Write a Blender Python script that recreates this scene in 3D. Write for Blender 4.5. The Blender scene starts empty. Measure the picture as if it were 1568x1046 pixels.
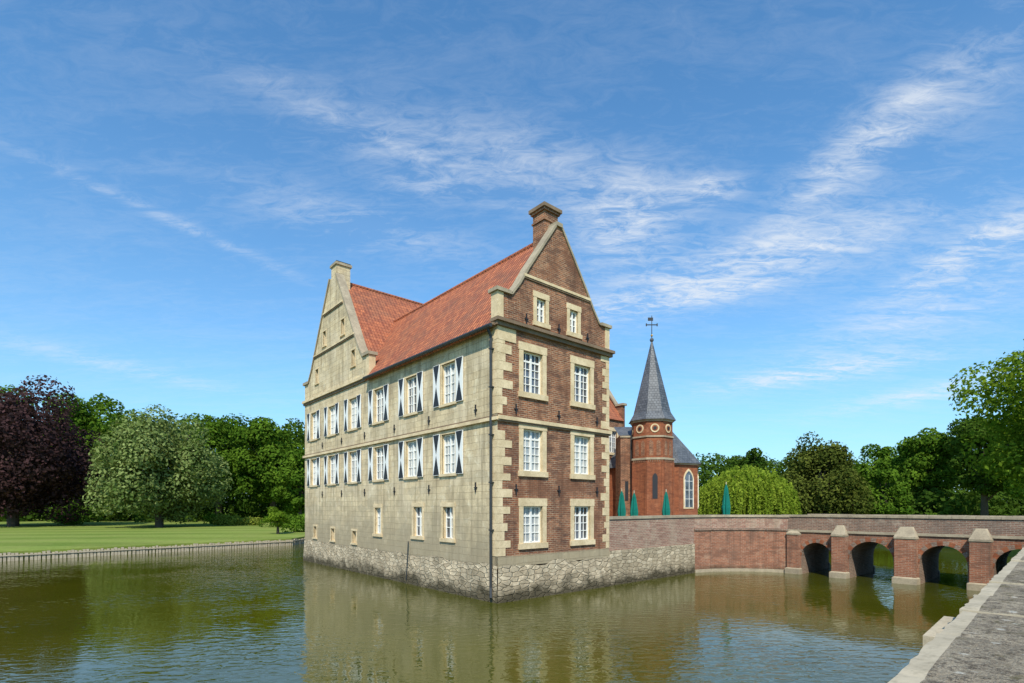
import bpy, math, random
import numpy as np
from mathutils import Vector, Matrix
from mathutils.geometry import tessellate_polygon
ZOOM=None
R=random.Random(7)
scene=bpy.context.scene
scene.view_settings.view_transform='Standard'
scene.view_settings.look='None'
scene.view_settings.exposure=0
F0=805.0; CX=784.0; HY=776.0; EYE=4.0
def link(o,parent=None):
    scene.collection.objects.link(o)
    if parent: o.parent=parent
    return o
def empty(name,loc=(0,0,0),rz=0):
    e=bpy.data.objects.new(name,None); e.location=loc; e.rotation_euler=(0,0,rz); e.empty_display_size=.5
    return link(e)
# ---------------------------------------------------------------- materials
class NT:
    def __init__(s,nt): s.t=nt; s.n=nt.nodes; s.l=nt.links
    def new(s,ty,**k):
        n=s.n.new(ty)
        for a,b in k.items(): setattr(n,a,b)
        return n
    def val(s,sock,v):
        if isinstance(v,bpy.types.NodeSocket): s.l.new(v,sock)
        else: sock.default_value=v
    def math(s,op,a,b=0.0,c=None,clamp=False):
        n=s.new('ShaderNodeMath',operation=op); n.use_clamp=clamp
        s.val(n.inputs[0],a); s.val(n.inputs[1],b)
        if c is not None: s.val(n.inputs[2],c)
        return n.outputs[0]
    def vmath(s,op,a,b=(0,0,0)):
        n=s.new('ShaderNodeVectorMath',operation=op)
        s.val(n.inputs[0],a); s.val(n.inputs[1],b)
        return n.outputs['Value'] if op in('DOT_PRODUCT','LENGTH') else n.outputs[0]
    def mix(s,f,a,b,bt='MIX'):
        n=s.new('ShaderNodeMix',data_type='RGBA',blend_type=bt)
        s.val(n.inputs[0],f); s.val(n.inputs[6],a); s.val(n.inputs[7],b)
        return n.outputs[2]
    def noise(s,vec,scale,detail=4,rough=.55,dist=0,scl=None):
        if scl is not None:
            m=s.new('ShaderNodeMapping'); s.l.new(vec,m.inputs[0]); m.inputs['Scale'].default_value=scl; vec=m.outputs[0]
        n=s.new('ShaderNodeTexNoise'); s.l.new(vec,n.inputs['Vector'])
        n.inputs['Scale'].default_value=scale; n.inputs['Detail'].default_value=detail
        n.inputs['Roughness'].default_value=rough; n.inputs['Distortion'].default_value=dist
        return n.outputs['Fac']
    def maprange(s,v,a,b,c=0,d=1):
        n=s.new('ShaderNodeMapRange'); s.l.new(v,n.inputs[0])
        for i,x in zip((1,2,3,4),(a,b,c,d)): n.inputs[i].default_value=x
        return n.outputs[0]
    def bump(s,h,strength=.5,dist=.02):
        n=s.new('ShaderNodeBump'); s.l.new(h,n.inputs['Height'])
        n.inputs['Strength'].default_value=strength; n.inputs['Distance'].default_value=dist
        return n.outputs[0]
def c4(c): return (*c,1)
def mk(name,rough=.8,spec=.3):
    m=bpy.data.materials.new(name); m.use_nodes=True
    t=NT(m.node_tree); b=t.n['Principled BSDF']
    b.inputs['Roughness'].default_value=rough; b.inputs['Specular IOR Level'].default_value=spec
    tc=t.new('ShaderNodeTexCoord')
    return m,t,b,tc.outputs['Object'],tc.outputs['UV']
def simple(name,col,rough=.6,spec=.4,var=.15,scale=3,metal=0):
    m,t,b,ob,uv=mk(name,rough,spec)
    n=t.noise(ob,scale,3)
    t.l.new(t.mix(n,c4([x*(1-var) for x in col]),c4([min(1,x*(1+var)) for x in col])),b.inputs['Base Color'])
    b.inputs['Metallic'].default_value=metal
    return m
def brickmat(name,c1,c2,mortar,bw,bh,ms=.012,bumpd=.01,stain=(.1,.08,.06),stainamt=.5,offset=.5,lowz=None,patch=None,streak=0,low=None,wob=.03,pale=None,var=None):
    m,t,b,ob,uv=mk(name,.88,.2)
    n0=t.new('ShaderNodeTexNoise'); t.l.new(uv,n0.inputs['Vector']); n0.inputs['Scale'].default_value=2.5; n0.inputs['Detail'].default_value=1
    off=t.vmath('SCALE',t.vmath('SUBTRACT',n0.outputs['Color'],(.5,.5,.5)))
    off.node.inputs['Scale'].default_value=wob
    v=t.vmath('ADD',uv,off)
    br=t.new('ShaderNodeTexBrick',offset=offset); t.l.new(v,br.inputs['Vector'])
    br.inputs['Scale'].default_value=1; br.inputs['Brick Width'].default_value=bw; br.inputs['Row Height'].default_value=bh
    br.inputs['Mortar Size'].default_value=ms; br.inputs['Mortar Smooth'].default_value=.3; br.inputs['Bias'].default_value=0
    br.inputs['Color1'].default_value=c4(c1); br.inputs['Color2'].default_value=c4(c2); br.inputs['Mortar'].default_value=c4(mortar)
    col=br.outputs['Color']
    if var:
        vb=t.new('ShaderNodeTexVoronoi',voronoi_dimensions='2D'); mp=t.new('ShaderNodeMapping'); t.l.new(v,mp.inputs[0]); mp.inputs['Scale'].default_value=(1/bw,1/bh,1)
        t.l.new(mp.outputs[0],vb.inputs['Vector']); vb.inputs['Scale'].default_value=.6
        sc=t.new('ShaderNodeSeparateColor'); t.l.new(vb.outputs['Color'],sc.inputs[0])
        col=t.mix(t.maprange(sc.outputs[0],.55,1,0,.7),col,c4(var))
    g=t.noise(ob,9,4,.7)
    col=t.mix(t.maprange(g,.4,.7,.0,.5),col,c4([x*.55 for x in c1]))
    if patch:
        p=t.noise(ob,.55,4,.6,.3)
        col=t.mix(t.maprange(p,.5,.62,0,.7),col,c4(patch))
    if pale:
        p=t.noise(ob,1.7,5,.75,.4)
        col=t.mix(t.maprange(p,.55,.68,0,.6),col,c4(pale))
    st=t.noise(ob,.9,5,.68,.2,scl=(1,1,.45))
    col=t.mix(t.maprange(st,.48,.70,0,stainamt),col,c4(stain))
    sp=t.new('ShaderNodeSeparateXYZ'); t.l.new(ob,sp.inputs[0])
    if streak:
        sk=t.noise(ob,1.0,4,.65,scl=(3.5,3.5,.22))
        col=t.mix(t.maprange(sk,.50,.70,0,streak),col,c4([x*.7 for x in stain]))
    if low:
        zz=t.math('ADD',sp.outputs[2],t.math('MULTIPLY',t.noise(ob,1.3,5,.7),-6.0))
        col=t.mix(t.maprange(zz,-.9,1.8,.8,0),col,c4(low))
    if lowz is not None:
        zz=t.math('ADD',sp.outputs[2],t.math('MULTIPLY',t.noise(ob,2.0,3),.5))
        col=t.mix(t.maprange(zz,lowz+.25,lowz+.6,.85,0),col,(.045,.042,.025,1))
    t.l.new(col,b.inputs['Base Color'])
    h=t.math('ADD',t.math('MULTIPLY',br.outputs['Fac'],-1.0),t.math('MULTIPLY',g,.8))
    t.l.new(t.bump(h,.9,bumpd),b.inputs['Normal'])
    return m
M={}
M['ashlar']=brickmat('sandstone_ashlar',(.78,.625,.385),(.60,.47,.285),(.48,.37,.23),.72,.31,.009,.018,(.33,.255,.155),.75,patch=(.68,.56,.38),streak=.7,low=(.33,.27,.175),wob=.06,pale=(.84,.74,.53),var=(.50,.42,.28))
M['brick']=brickmat('old_brick',(.44,.17,.08),(.16,.062,.037),(.48,.36,.24),.27,.088,.014,.016,(.09,.048,.034),.7,patch=(.20,.088,.05),streak=.4,pale=(.42,.25,.15),var=(.09,.055,.045))
M['brick_red']=brickmat('red_brick',(.42,.165,.09),(.26,.098,.055),(.42,.32,.23),.27,.088,.012,.012,(.16,.095,.068),.65,lowz=.1,streak=.45,pale=(.46,.31,.21),var=(.18,.09,.06))
M['brick_wall']=brickmat('weathered_wall_brick',(.43,.215,.15),(.26,.125,.085),(.46,.38,.29),.27,.088,.016,.012,(.44,.35,.25),.6,lowz=.1,streak=.35,pale=(.55,.46,.35),var=(.22,.12,.09))
M['brick_chapel']=brickmat('chapel_brick',(.38,.12,.052),(.26,.078,.037),(.30,.16,.09),.26,.085,.009,.01,(.14,.058,.033),.5,streak=.35,pale=(.42,.19,.10),var=(.17,.06,.035))
M['brick_parapet']=brickmat('parapet_brick',(.30,.17,.115),(.17,.104,.075),(.38,.32,.25),.26,.085,.014,.012,(.13,.10,.08),.65,pale=(.42,.34,.26))
def rubble():
    m,t,b,ob,uv=mk('rubble_stone',.9,.2)
    mp=t.new('ShaderNodeMapping'); t.l.new(uv,mp.inputs[0]); mp.inputs['Scale'].default_value=(2.2,5.4,1)
    nn=t.new('ShaderNodeTexNoise'); t.l.new(mp.outputs[0],nn.inputs['Vector']); nn.inputs['Scale'].default_value=.7; nn.inputs['Detail'].default_value=2
    v=t.vmath('ADD',mp.outputs[0],t.vmath('MULTIPLY',nn.outputs['Color'],(.7,.7,0)))
    vo=t.new('ShaderNodeTexVoronoi',feature='DISTANCE_TO_EDGE',voronoi_dimensions='2D'); t.l.new(v,vo.inputs['Vector']); vo.inputs['Scale'].default_value=1; vo.inputs['Randomness'].default_value=.75
    vc=t.new('ShaderNodeTexVoronoi',voronoi_dimensions='2D'); t.l.new(v,vc.inputs['Vector']); vc.inputs['Scale'].default_value=1; vc.inputs['Randomness'].default_value=.75
    sp=t.new('ShaderNodeSeparateColor'); t.l.new(vc.outputs['Color'],sp.inputs[0])
    col=t.mix(sp.outputs[0],(.68,.565,.39,1),(.42,.34,.225,1))
    e=t.maprange(vo.outputs['Distance'],0,.05,1,0)
    col=t.mix(t.math('MULTIPLY',e,.45),col,(.28,.22,.14,1))
    g=t.noise(ob,4,5,.75)
    col=t.mix(t.maprange(g,.40,.66,0,.7),col,(.29,.225,.145,1))
    g2=t.noise(ob,.8,5,.7)
    col=t.mix(t.maprange(g2,.48,.66,0,.55),col,(.20,.165,.11,1))
    s=t.new('ShaderNodeSeparateXYZ'); t.l.new(ob,s.inputs[0])
    zz=t.math('ADD',s.outputs[2],t.math('MULTIPLY',t.noise(ob,1.5,4,.6),-1.4))
    col=t.mix(t.maprange(zz,-.50,.05,.92,0),col,(.06,.05,.028,1))
    t.l.new(col,b.inputs['Base Color'])
    h=t.math('ADD',t.maprange(vo.outputs['Distance'],0,.12,0,1),t.math('MULTIPLY',g,.8))
    t.l.new(t.bump(h,.9,.045),b.inputs['Normal'])
    return m
M['rubble']=rubble()
def stonem(name,c1,c2,c3):
    m,t,b,ob,uv=mk(name,.85,.25)
    a=t.noise(ob,1.6,4,.65); g=t.noise(ob,14,4,.7)
    col=t.mix(t.maprange(a,.35,.65),c4(c1),c4(c2)); col=t.mix(t.maprange(g,.5,.75,0,.6),col,c4(c3))
    t.l.new(col,b.inputs['Base Color']); t.l.new(t.bump(g,.6,.01),b.inputs['Normal'])
    return m
M['trim']=stonem('sandstone_trim',(.78,.62,.39),(.56,.43,.25),(.36,.27,.16))
M['coping_s']=stonem('weathered_coping',(.44,.365,.25),(.30,.245,.17),(.14,.115,.08))
M['cornice']=stonem('cornice_brown',(.26,.18,.115),(.18,.125,.08),(.10,.075,.05))
def tile(name,c1,c2,st,slate=False):
    m,t,b,ob,uv=mk(name,.75 if not slate else .45,.3)
    br=t.new('ShaderNodeTexBrick',offset=0.0 if not slate else .5); t.l.new(uv,br.inputs['Vector'])
    br.inputs['Scale'].default_value=1; br.inputs['Brick Width'].default_value=.24; br.inputs['Row Height'].default_value=.30 if not slate else .2
    br.inputs['Mortar Size'].default_value=.018; br.inputs['Mortar Smooth'].default_value=.6
    br.inputs['Color1'].default_value=c4(c1); br.inputs['Color2'].default_value=c4(c2); br.inputs['Mortar'].default_value=c4([x*.35 for x in c2])
    a=t.noise(ob,.7,5,.7,.3); g=t.noise(ob,5,4,.75)
    col=t.mix(t.maprange(a,.45,.7,0,.7),br.outputs['Color'],c4(st))
    col=t.mix(t.maprange(g,.45,.7,0,.55),col,c4([x*.5 for x in c2]))
    t.l.new(col,b.inputs['Base Color'])
    if slate:
        t.l.new(t.bump(t.math('MULTIPLY',br.outputs['Fac'],-1),.5,.01),b.inputs['Normal'])
    else:
        s=t.new('ShaderNodeSeparateXYZ'); t.l.new(uv,s.inputs[0])
        wv=t.math('SINE',t.math('MULTIPLY',s.outputs[0],2*math.pi/.24))
        saw=t.math('FRACT',t.math('DIVIDE',s.outputs[1],.30))
        h=t.math('ADD',t.math('MULTIPLY',wv,.5),t.math('MULTIPLY',saw,-1.0))
        t.l.new(t.bump(h,.9,.05),b.inputs['Normal'])
    return m
M['tile']=tile('clay_roof_tile',(.57,.185,.08),(.33,.10,.053),(.22,.105,.065))
M['slate']=tile('slate',(.13,.14,.155),(.08,.088,.10),(.16,.165,.17),True)
M['white']=simple('white_paint',(.80,.79,.74),.5,.4,.05)
M['black']=simple('black_paint',(.022,.022,.025),.5,.4,.2)
M['lead']=simple('dark_lead',(.035,.037,.038),.5,.5,.3)
M['gold']=simple('gilded_metal',(.6,.4,.1),.35,.5,.1,metal=.8)
M['teal']=simple('teal_canvas',(.006,.15,.115),.8,.2,.25)
M['wood']=simple('weathered_wood',(.46,.39,.28),.9,.2,.4,6)
M['bark']=simple('bark',(.09,.07,.05),.95,.1,.4,5)
def glassm(name,c1,c2,sc):
    m,t,b,ob,uv=mk(name,.06,.8)
    n=t.noise(ob,sc,2)
    t.l.new(t.mix(t.maprange(n,.4,.6),c4(c1),c4(c2)),b.inputs['Base Color'])
    t.l.new(t.bump(t.noise(ob,3,2),.15,.02),b.inputs['Normal'])
    return m
M['glass']=glassm('window_glass',(.03,.035,.04),(.11,.13,.16),1.3)
M['glassl']=glassm('curtained_glass',(.26,.29,.31),(.44,.45,.43),1.7)
# ---------------------------------------------------------------- mesh builder
class MB:
    def __init__(s): s.v=[];s.f=[];s.m=[];s.names=[]
    def mi(s,n):
        if n not in s.names: s.names.append(n)
        return s.names.index(n)
    def poly(s,pts,m):
        i=len(s.v); s.v+= [tuple(p) for p in pts]; s.f.append(tuple(range(i,i+len(pts)))); s.m.append(s.mi(m))
    def pbox(s,P,s0,s1,d0,d1,z0,z1,m):
        c=[P(a,b,z) for z in(z0,z1) for a,b in((s0,d0),(s1,d0),(s1,d1),(s0,d1))]
        i=len(s.v); s.v+=[tuple(p) for p in c]
        for f in((0,3,2,1),(4,5,6,7),(0,1,5,4),(1,2,6,5),(2,3,7,6),(3,0,4,7)):
            s.f.append(tuple(i+k for k in f)); s.m.append(s.mi(m))
    def box(s,x0,x1,y0,y1,z0,z1,m): s.pbox(lambda a,b,z:(a,b,z),x0,x1,y0,y1,z0,z1,m)
    def prism(s,P,prof,d0,d1,m,holes=(),hd=.2,back=True,hm=None):
        polys=[[Vector((a,b,0)) for a,b in prof]]+[[Vector((a,b,0)) for a,b in h] for h in holes]
        flat=[p for pl in polys for p in pl]
        for tri in tessellate_polygon(polys):
            s.poly([P(flat[k].x,d0,flat[k].y) for k in tri],m)
        if back: 
            for tri in tessellate_polygon(polys[:1]): s.poly([P(prof[k][0],d1,prof[k][1]) for k in tri],m)
        n=len(prof)
        for k in range(n):
            a,b=prof[k],prof[(k+1)%n]
            s.poly([P(a[0],d0,a[1]),P(b[0],d0,b[1]),P(b[0],d1,b[1]),P(a[0],d1,a[1])],m)
        for h in holes:
            n=len(h)
            for k in range(n):
                a,b=h[k],h[(k+1)%n]
                s.poly([P(a[0],d0,a[1]),P(b[0],d0,b[1]),P(b[0],d0+hd,b[1]),P(a[0],d0+hd,a[1])],hm or m)
    def wall(s,P,s0,s1,z0,z1,d,ops,m,rd=.2,rm=None):
        S=sorted({s0,s1}|{o[0] for o in ops}|{o[1] for o in ops}); Z=sorted({z0,z1}|{o[2] for o in ops}|{o[3] for o in ops})
        for a,b in zip(S,S[1:]):
            for c,e in zip(Z,Z[1:]):
                if any(o[0]-1e-6<=a and b<=o[1]+1e-6 and o[2]-1e-6<=c and e<=o[3]+1e-6 for o in ops): continue
                s.poly([P(a,d,c),P(b,d,c),P(b,d,e),P(a,d,e)],m)
        for o in ops:
            q=[(o[0],o[2]),(o[1],o[2]),(o[1],o[3]),(o[0],o[3])]
            for k in range(4):
                a,b=q[k],q[(k+1)%4]
                s.poly([P(a[0],d,a[1]),P(b[0],d,b[1]),P(b[0],d+rd,b[1]),P(a[0],d+rd,a[1])],rm or m)
    def cone(s,p0,p1,r0,r1,n,m,cap=True):
        p0=Vector(p0);p1=Vector(p1);d=(p1-p0).normalized()
        a=d.orthogonal().normalized();b=d.cross(a); i=len(s.v)
        for p,r in((p0,r0),(p1,r1)):
            for k in range(n):
                t=2*math.pi*k/n; s.v.append(tuple(p+(a*math.cos(t)+b*math.sin(t))*r))
        for k in range(n):
            s.f.append((i+k,i+(k+1)%n,i+n+(k+1)%n,i+n+k)); s.m.append(s.mi(m))
        if cap:
            s.f.append(tuple(i+n+k for k in range(n))); s.m.append(s.mi(m))
            s.f.append(tuple(i+k for k in range(n))[::-1]); s.m.append(s.mi(m))
    def ngon(s,c,r0,z0,r1,z1,n,rot,m,caps=True):
        i=len(s.v)
        for r,z in((r0,z0),(r1,z1)):
            for k in range(n):
                t=rot+2*math.pi*k/n; s.v.append((c[0]+r*math.cos(t),c[1]+r*math.sin(t),z))
        for k in range(n):
            s.f.append((i+k,i+(k+1)%n,i+n+(k+1)%n,i+n+k)); s.m.append(s.mi(m))
        if caps:
            s.f.append(tuple(i+n+k for k in range(n))); s.m.append(s.mi(m))
            s.f.append(tuple(i+k for k in range(n))[::-1]); s.m.append(s.mi(m))
    def build(s,name,parent=None,loc=(0,0,0),rz=0,smooth=False,extra=None):
        me=bpy.data.meshes.new(name); me.from_pydata(s.v,[],s.f)
        for n in s.names: me.materials.append(M[n])
        me.polygons.foreach_set('material_index',s.m)
        uvl=me.uv_layers.new(name='UVMap'); vs=me.vertices
        for p in me.polygons:
            n=p.normal
            if abs(n.z)>.97: t=Vector((1,0,0)); w=Vector((0,1,0))
            else:
                t=Vector((-n.y,n.x,0)).normalized(); w=n.cross(t)
                if w.z<0: w=-w
                if (abs(t.x)>abs(t.y) and t.x<0) or (abs(t.y)>=abs(t.x) and t.y<0): t=-t
            for li in p.loop_indices:
                co=vs[me.loops[li].vertex_index].co
                uvl.data[li].uv=(co.dot(t),co.dot(w))
        if smooth: me.polygons.foreach_set('use_smooth',[True]*len(me.polygons))
        me.update()
        o=bpy.data.objects.new(name,me); o.location=loc; o.rotation_euler=(0,0,rz)
        return link(o,parent)
PF=lambda s,d,z:(s,d,z)
PL=lambda s,d,z:(d,s,z)
def window(mb,P,s0,s1,z0,z1,d,cols=2,rows=4,glass='glass',fw=.07,split=True):
    mb.pbox(P,s0+.005,s1-.005,d,d+.03,z0+.005,z1-.005,glass)
    f0=d-.06; f1=d-.004
    mb.pbox(P,s0+.004,s0+fw,f0,f1,z0+.004,z1-.004,'white'); mb.pbox(P,s1-fw,s1-.004,f0,f1,z0+.004,z1-.004,'white')
    mb.pbox(P,s0+fw,s1-fw,f0,f1,z0+.004,z0+fw,'white'); mb.pbox(P,s0+fw,s1-fw,f0,f1,z1-fw,z1-.004,'white')
    sm=(s0+s1)/2
    if split: mb.pbox(P,sm-.045,sm+.045,f0-.02,f1,z0+fw,z1-fw,'white')
    xs=[s0+fw,sm-.045,sm+.045,s1-fw] if split else [s0+fw,s1-fw]
    for a,b in zip(xs[::2],xs[1::2]):
        for r in range(1,rows):
            z=z0+fw+(z1-z0-2*fw)*r/rows
            w=.04 if (r==rows-1 and rows>2) else .016
            mb.pbox(P,a,b,f0+.015,f1,z-w,z+w,'white')
        if cols>1:
            m=(a+b)/2; mb.pbox(P,m-.014,m+.014,f0+.02,f1-.001,z0+fw,z1-fw,'white')
def surround(mb,P,s0,s1,z0,z1,w,d,m='trim',proud=.035,top=.3,bot=.2):
    mb.pbox(P,s0-w,s0,d-proud,d+.05,z0,z1,m); mb.pbox(P,s1,s1+w,d-proud,d+.05,z0,z1,m)
    mb.pbox(P,s0-w-.03,s1+w+.03,d-proud-.01,d+.05,z1,z1+top,m)
    mb.pbox(P,s0-w-.05,s1+w+.05,d-proud-.06,d+.05,z0-bot,z0,m)
# ================================================================= MANOR
C=(-.6,21.9,0); RZ=math.atan2(.651,.759)
house=empty('manor_house',C,RZ)
W=7.24; LEN=22.8; Y2=12.05; ZC=11.7; YR=17.42; ZR2=19.1; ZR1=16.6
BW=24.4
w=MB()
us=[3.64,7.1,10.75,14.25,17.6,20.9]
ops=[]
for i,u in enumerate(us):
    ops.append((u-.56,u+.56,8.85,10.75)); ops.append((u-.56,u+.56,5.55,7.42))
gu=[(3.7,.42,2.5,4.0),(6.45,.42,2.5,4.0),(10.9,.36,2.45,3.95)]
for u,hw,a,b in gu: ops.append((u-hw,u+hw,a,b))
sm=[(14.1,.27,1.75,2.5),(17.5,.27,1.75,2.55),(20.7,.27,1.8,2.6)]
for u,hw,a,b in sm: ops.append((u-hw,u+hw,a,b))
w.wall(PL,0,LEN,1.5,ZC,0,ops,'ashlar',.26,'trim')
w.box(0.02,BW,LEN-.3,LEN,-1,ZC,'brick')
w.wall(lambda s,d,z:(W-d,s,z),0,Y2,-1,ZC,0,[(3,4.1,5.5,7.4),(7,8.1,5.5,7.4),(3,4.1,8.8,10.7),(7,8.1,8.8,10.7)],'brick',.2)
for a in(3,7):
    for z in(5.5,8.8): window(w,lambda s,d,z:(W-d,s,z),a,a+1.1,z,z+1.9,.18)
bo=[]
for vv in(9.7,13,16.3,19.6,22.7):
    bo+=[(vv-.55,vv+.55,8.7,10.6),(vv-.55,vv+.55,5.3,7.2)]
PY=lambda s,d,z:(s,Y2+d,z)
w.wall(PY,W,BW,2,ZC,0,bo,'brick',.2)
for o in bo:
    window(w,PY,*o,.18); surround(w,PY,*o,.2,0)
w.pbox(PY,W,BW,-.08,.1,7.65,7.85,'trim')
FW=[(1.42,2.58),(4.66,5.82)]
fo=[]
for a,b in FW:
    fo+=[(a,b,8.99,10.8),(a,b,5.56,7.4),(a,b,2.4,4.03)]
w.wall(PF,0,W,1.9,ZC,0,fo,'brick',.24,'trim')
w.box(0,W,-.03,.2,1.45,1.9,'ashlar')
for i,o in enumerate(fo):
    window(w,PF,*o,.2,2,5 if i%3<2 else 4,'glassl' if i in(1,4,2) else 'glass')
    surround(w,PF,*o,.24,0,top=.34,bot=.24)
def batter(x0,y0,x1,y1,nx,ny,z1,out,m,zb=-1.2,e0=0,e1=0):
    tx,ty=(x1-x0),(y1-y0); L=math.hypot(tx,ty); tx/=L;ty/=L
    n=max(1,int(L/.45)); rr=random.Random(int(L*10))
    zs=[zb,-.1,.3,.6,.95,z1]
    prev=None
    for k in range(n+1):
        t=k/n; px=x0+(x1-x0)*t; py=y0+(y1-y0)*t
        col=[]
        for z in zs:
            f=(z1-z)/(z1)
            o=out*f+ (rr.uniform(-.03,.035) if 0<k<n else 0)
            ex=(-e0*f if k==0 else (e1*f if k==n else 0))
            col.append((px+nx*o+tx*ex,py+ny*o+ty*ex,z+(rr.uniform(-.12,.12) if (z==z1 and 0<k<n) else 0)))
        if prev:
            for j in range(len(zs)-1): w.poly([prev[j],col[j],col[j+1],prev[j+1]],m)
        prev=col
batter(-.035,0,-.035,LEN,-1,0,1.52,.11,'rubble',e0=.14)
batter(0,-.045,W,-.045,0,-1,1.48,.11,'rubble',e0=.14)
w.poly([(-.03,0,1.36),(0.02,0,1.52),(.02,LEN,1.52),(-.03,LEN,1.36)],'rubble')
for i,u in enumerate(us):
    for (a,b) in((8.85,10.75),(5.55,7.42)):
        window(w,PL,u-.56,u+.56,a,b,.18,2,4,'glassl' if R.random()<.35 else 'glass')
        surround(w,PL,u-.56,u+.56,a,b,.10,0,'trim',.03,.14,.12)
for u,hw,a,b in gu:
    window(w,PL,u-hw,u+hw,a,b,.22,1,3,'glassl' if u>9 else 'glass',fw=.04)
    surround(w,PL,u-hw,u+hw,a,b,.16,0,'trim',.02,.2,.16)
for u,hw,a,b in sm: w.pbox(PL,u-hw,u+hw,.24,.27,a,b,'black'); surround(w,PL,u-hw,u+hw,a,b,.1,0,'trim',.02,.12,.1)
w.pbox(PL,-.1,LEN+.1,-.14,.05,7.62,7.76,'trim'); w.pbox(PL,-.1,LEN+.1,-.06,.05,7.76,7.84,'cornice')
w.pbox(PF,-.06,W+.1,-.14,-.004,7.66,7.82,'trim'); w.pbox(PF,-.04,W+.05,-.09,-.003,7.58,7.66,'cornice')
w.pbox(PL,Y2-.1,LEN+.15,-.18,.05,ZC-.05,ZC+.12,'trim'); w.pbox(PL,Y2-.1,LEN+.1,-.09,.05,ZC-.2,ZC-.05,'cornice')
w.pbox(PF,-.2,W+.2,-.26,.25,ZC+.02,ZC+.16,'cornice'); w.pbox(PF,-.14,W+.14,-.15,.2,ZC-.14,ZC+.02,'cornice')
for side in(0,1):
    z=1.92; k=0
    while z<ZC-.2:
        h=R.uniform(.30,.40); h=min(h,ZC-.15-z)
        if z<7.9 and z+h>7.5: z=7.9;k+=1;continue
        L=(.72 if k%2 else .30)+R.uniform(-.08,.15)
        if k%2 and R.random()<.25: L*=.6
        if side==0: w.box(-.02,L,-.022,.35,z+.006,z+h-.006,'trim')
        else: w.box(W-L*.75,W+.02,-.022,.35,z+.006,z+h-.006,'trim')
        z+=h;k+=1
w.box(-.028,1.0,-.03,.3,11.0,ZC-.15,'trim')
def hole(a,b,c,d): return [(a,c),(b,c),(b,d),(a,d)]
gp=[(0,ZC+.16),(W,ZC+.16),(W,13.0),(W-.62,13.0),(W-.8,13.05),(W-1.25,13.62),(W-1.75,14.42),(W/2+.14,16.9),(W/2-.14,16.9),(1.75,14.42),(1.25,13.62),(.8,13.05),(.62,13.0),(0,13.0)]
gw=[(2.22,2.78,12.22,13.3),(4.36,4.92,12.22,13.3)]
w.prism(PF,gp,0,.38,'brick',[hole(*g) for g in gw],.2,hm='trim')
for g in gw:
    window(w,PF,*g,.16,1,3,'glass'); surround(w,PF,*g,.19,0,top=.26,bot=.2)
w.pbox(PF,1.45,W-1.45,-.08,-.003,14.02,14.14,'trim'); w.pbox(PF,1.5,W-1.5,-.05,-.003,13.95,14.02,'cornice')
def coping(mb,P,prof,d0,d1,th,m):
    for a,b in zip(prof,prof[1:]):
        v=Vector((b[0]-a[0],b[1]-a[1])); n=Vector((-v.y,v.x)).normalized()
        if n.y<0 : n=-n
        q=[a,b,(b[0]+n.x*th,b[1]+n.y*th),(a[0]+n.x*th,a[1]+n.y*th)]
        q=[(p[0],p[1]+.004) for p in q]
        mb.prism(P,q,d0,d1,m)
lp=gp[8:13]; rp=gp[3:8]
coping(w,PF,[(p[0],p[1]) for p in lp][::-1],-.07,.44,.10,'coping_s'); coping(w,PF,rp,-.07,.44,.10,'coping_s')
for a,b in((-.12,.66),(W-.66,W+.12)):
    w.box(a,b,-.12,.5,13.01,13.16,'coping_s')
    if a<0: w.box(-.03,.3,-.03,.4,ZC+.17,13.0,'trim')
    else: w.box(W-.3,W+.03,-.03,.4,ZC+.17,13.0,'trim')
w.box(W/2-.2,W/2+.2,-.09,.5,16.9,17.08,'coping_s')
w.box(3.17,4.05,.47,1.25,15.2,17.75,'brick'); w.box(3.09,4.13,.39,1.33,17.75,17.86,'brick'); w.box(3.02,4.2,.32,1.4,17.86,18.02,'cornice'); w.box(3.12,4.1,.42,1.3,17.3,17.38,'brick')
mid=(Y2+LEN)/2
hp=[(Y2,ZC+.12),(LEN,ZC+.12),(LEN,13.0),(LEN-.7,13.0),(LEN-.9,13.1),(LEN-1.5,13.85),(LEN-2.05,14.75),(mid+.5,19.35),(mid-.5,19.35),(Y2+2.05,14.75),(Y2+1.5,13.85),(Y2+.9,13.1),(Y2+.7,13.0),(Y2,13.0)]
hw=[(14.0,14.5,12.75,13.75),(20.1,20.6,12.75,13.75),(15.6,16.1,15.1,16.1),(18.7,19.2,15.1,16.1)]
w.prism(PL,hp,0,.4,'ashlar',[hole(*g) for g in hw],.25,hm='trim')
for g in hw: w.pbox(PL,*g[:2],.22,.24,*g[2:],'black'); surround(w,PL,*g,.08,0,'trim',.02,.1,.08)
for z,i in((14.62,1.95),(17.15,3.75)):
    w.pbox(PL,Y2+i,LEN-i,-.11,-.003,z+.06,z+.16,'trim'); w.pbox(PL,Y2+i,LEN-i,-.07,-.003,z-.02,z+.06,'cornice')
coping(w,PL,[hp[12],hp[11],hp[10],hp[9],hp[8]],-.08,.48,.13,'coping_s')
coping(w,PL,[hp[3],hp[4],hp[5],hp[6],hp[7]],-.08,.48,.13,'coping_s')
w.box(-.12,.5,Y2-.12,Y2+.75,13.01,13.2,'coping_s'); w.box(-.12,.5,LEN-.75,LEN+.15,13.01,13.2,'coping_s')
w.box(-.03,.4,Y2-.04,Y2+.3,ZC+.14,13.0,'trim')
w.box(.06,1.0,mid-.42,mid+.48,18.2,20.1,'ashlar'); w.box(-.02,1.1,mid-.5,mid+.56,20.1,20.26,'coping_s'); w.box(.04,1.03,mid-.44,mid+.5,20.26,20.34,'lead')
PR=lambda s,d,z:(BW-d,s,z)
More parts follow.
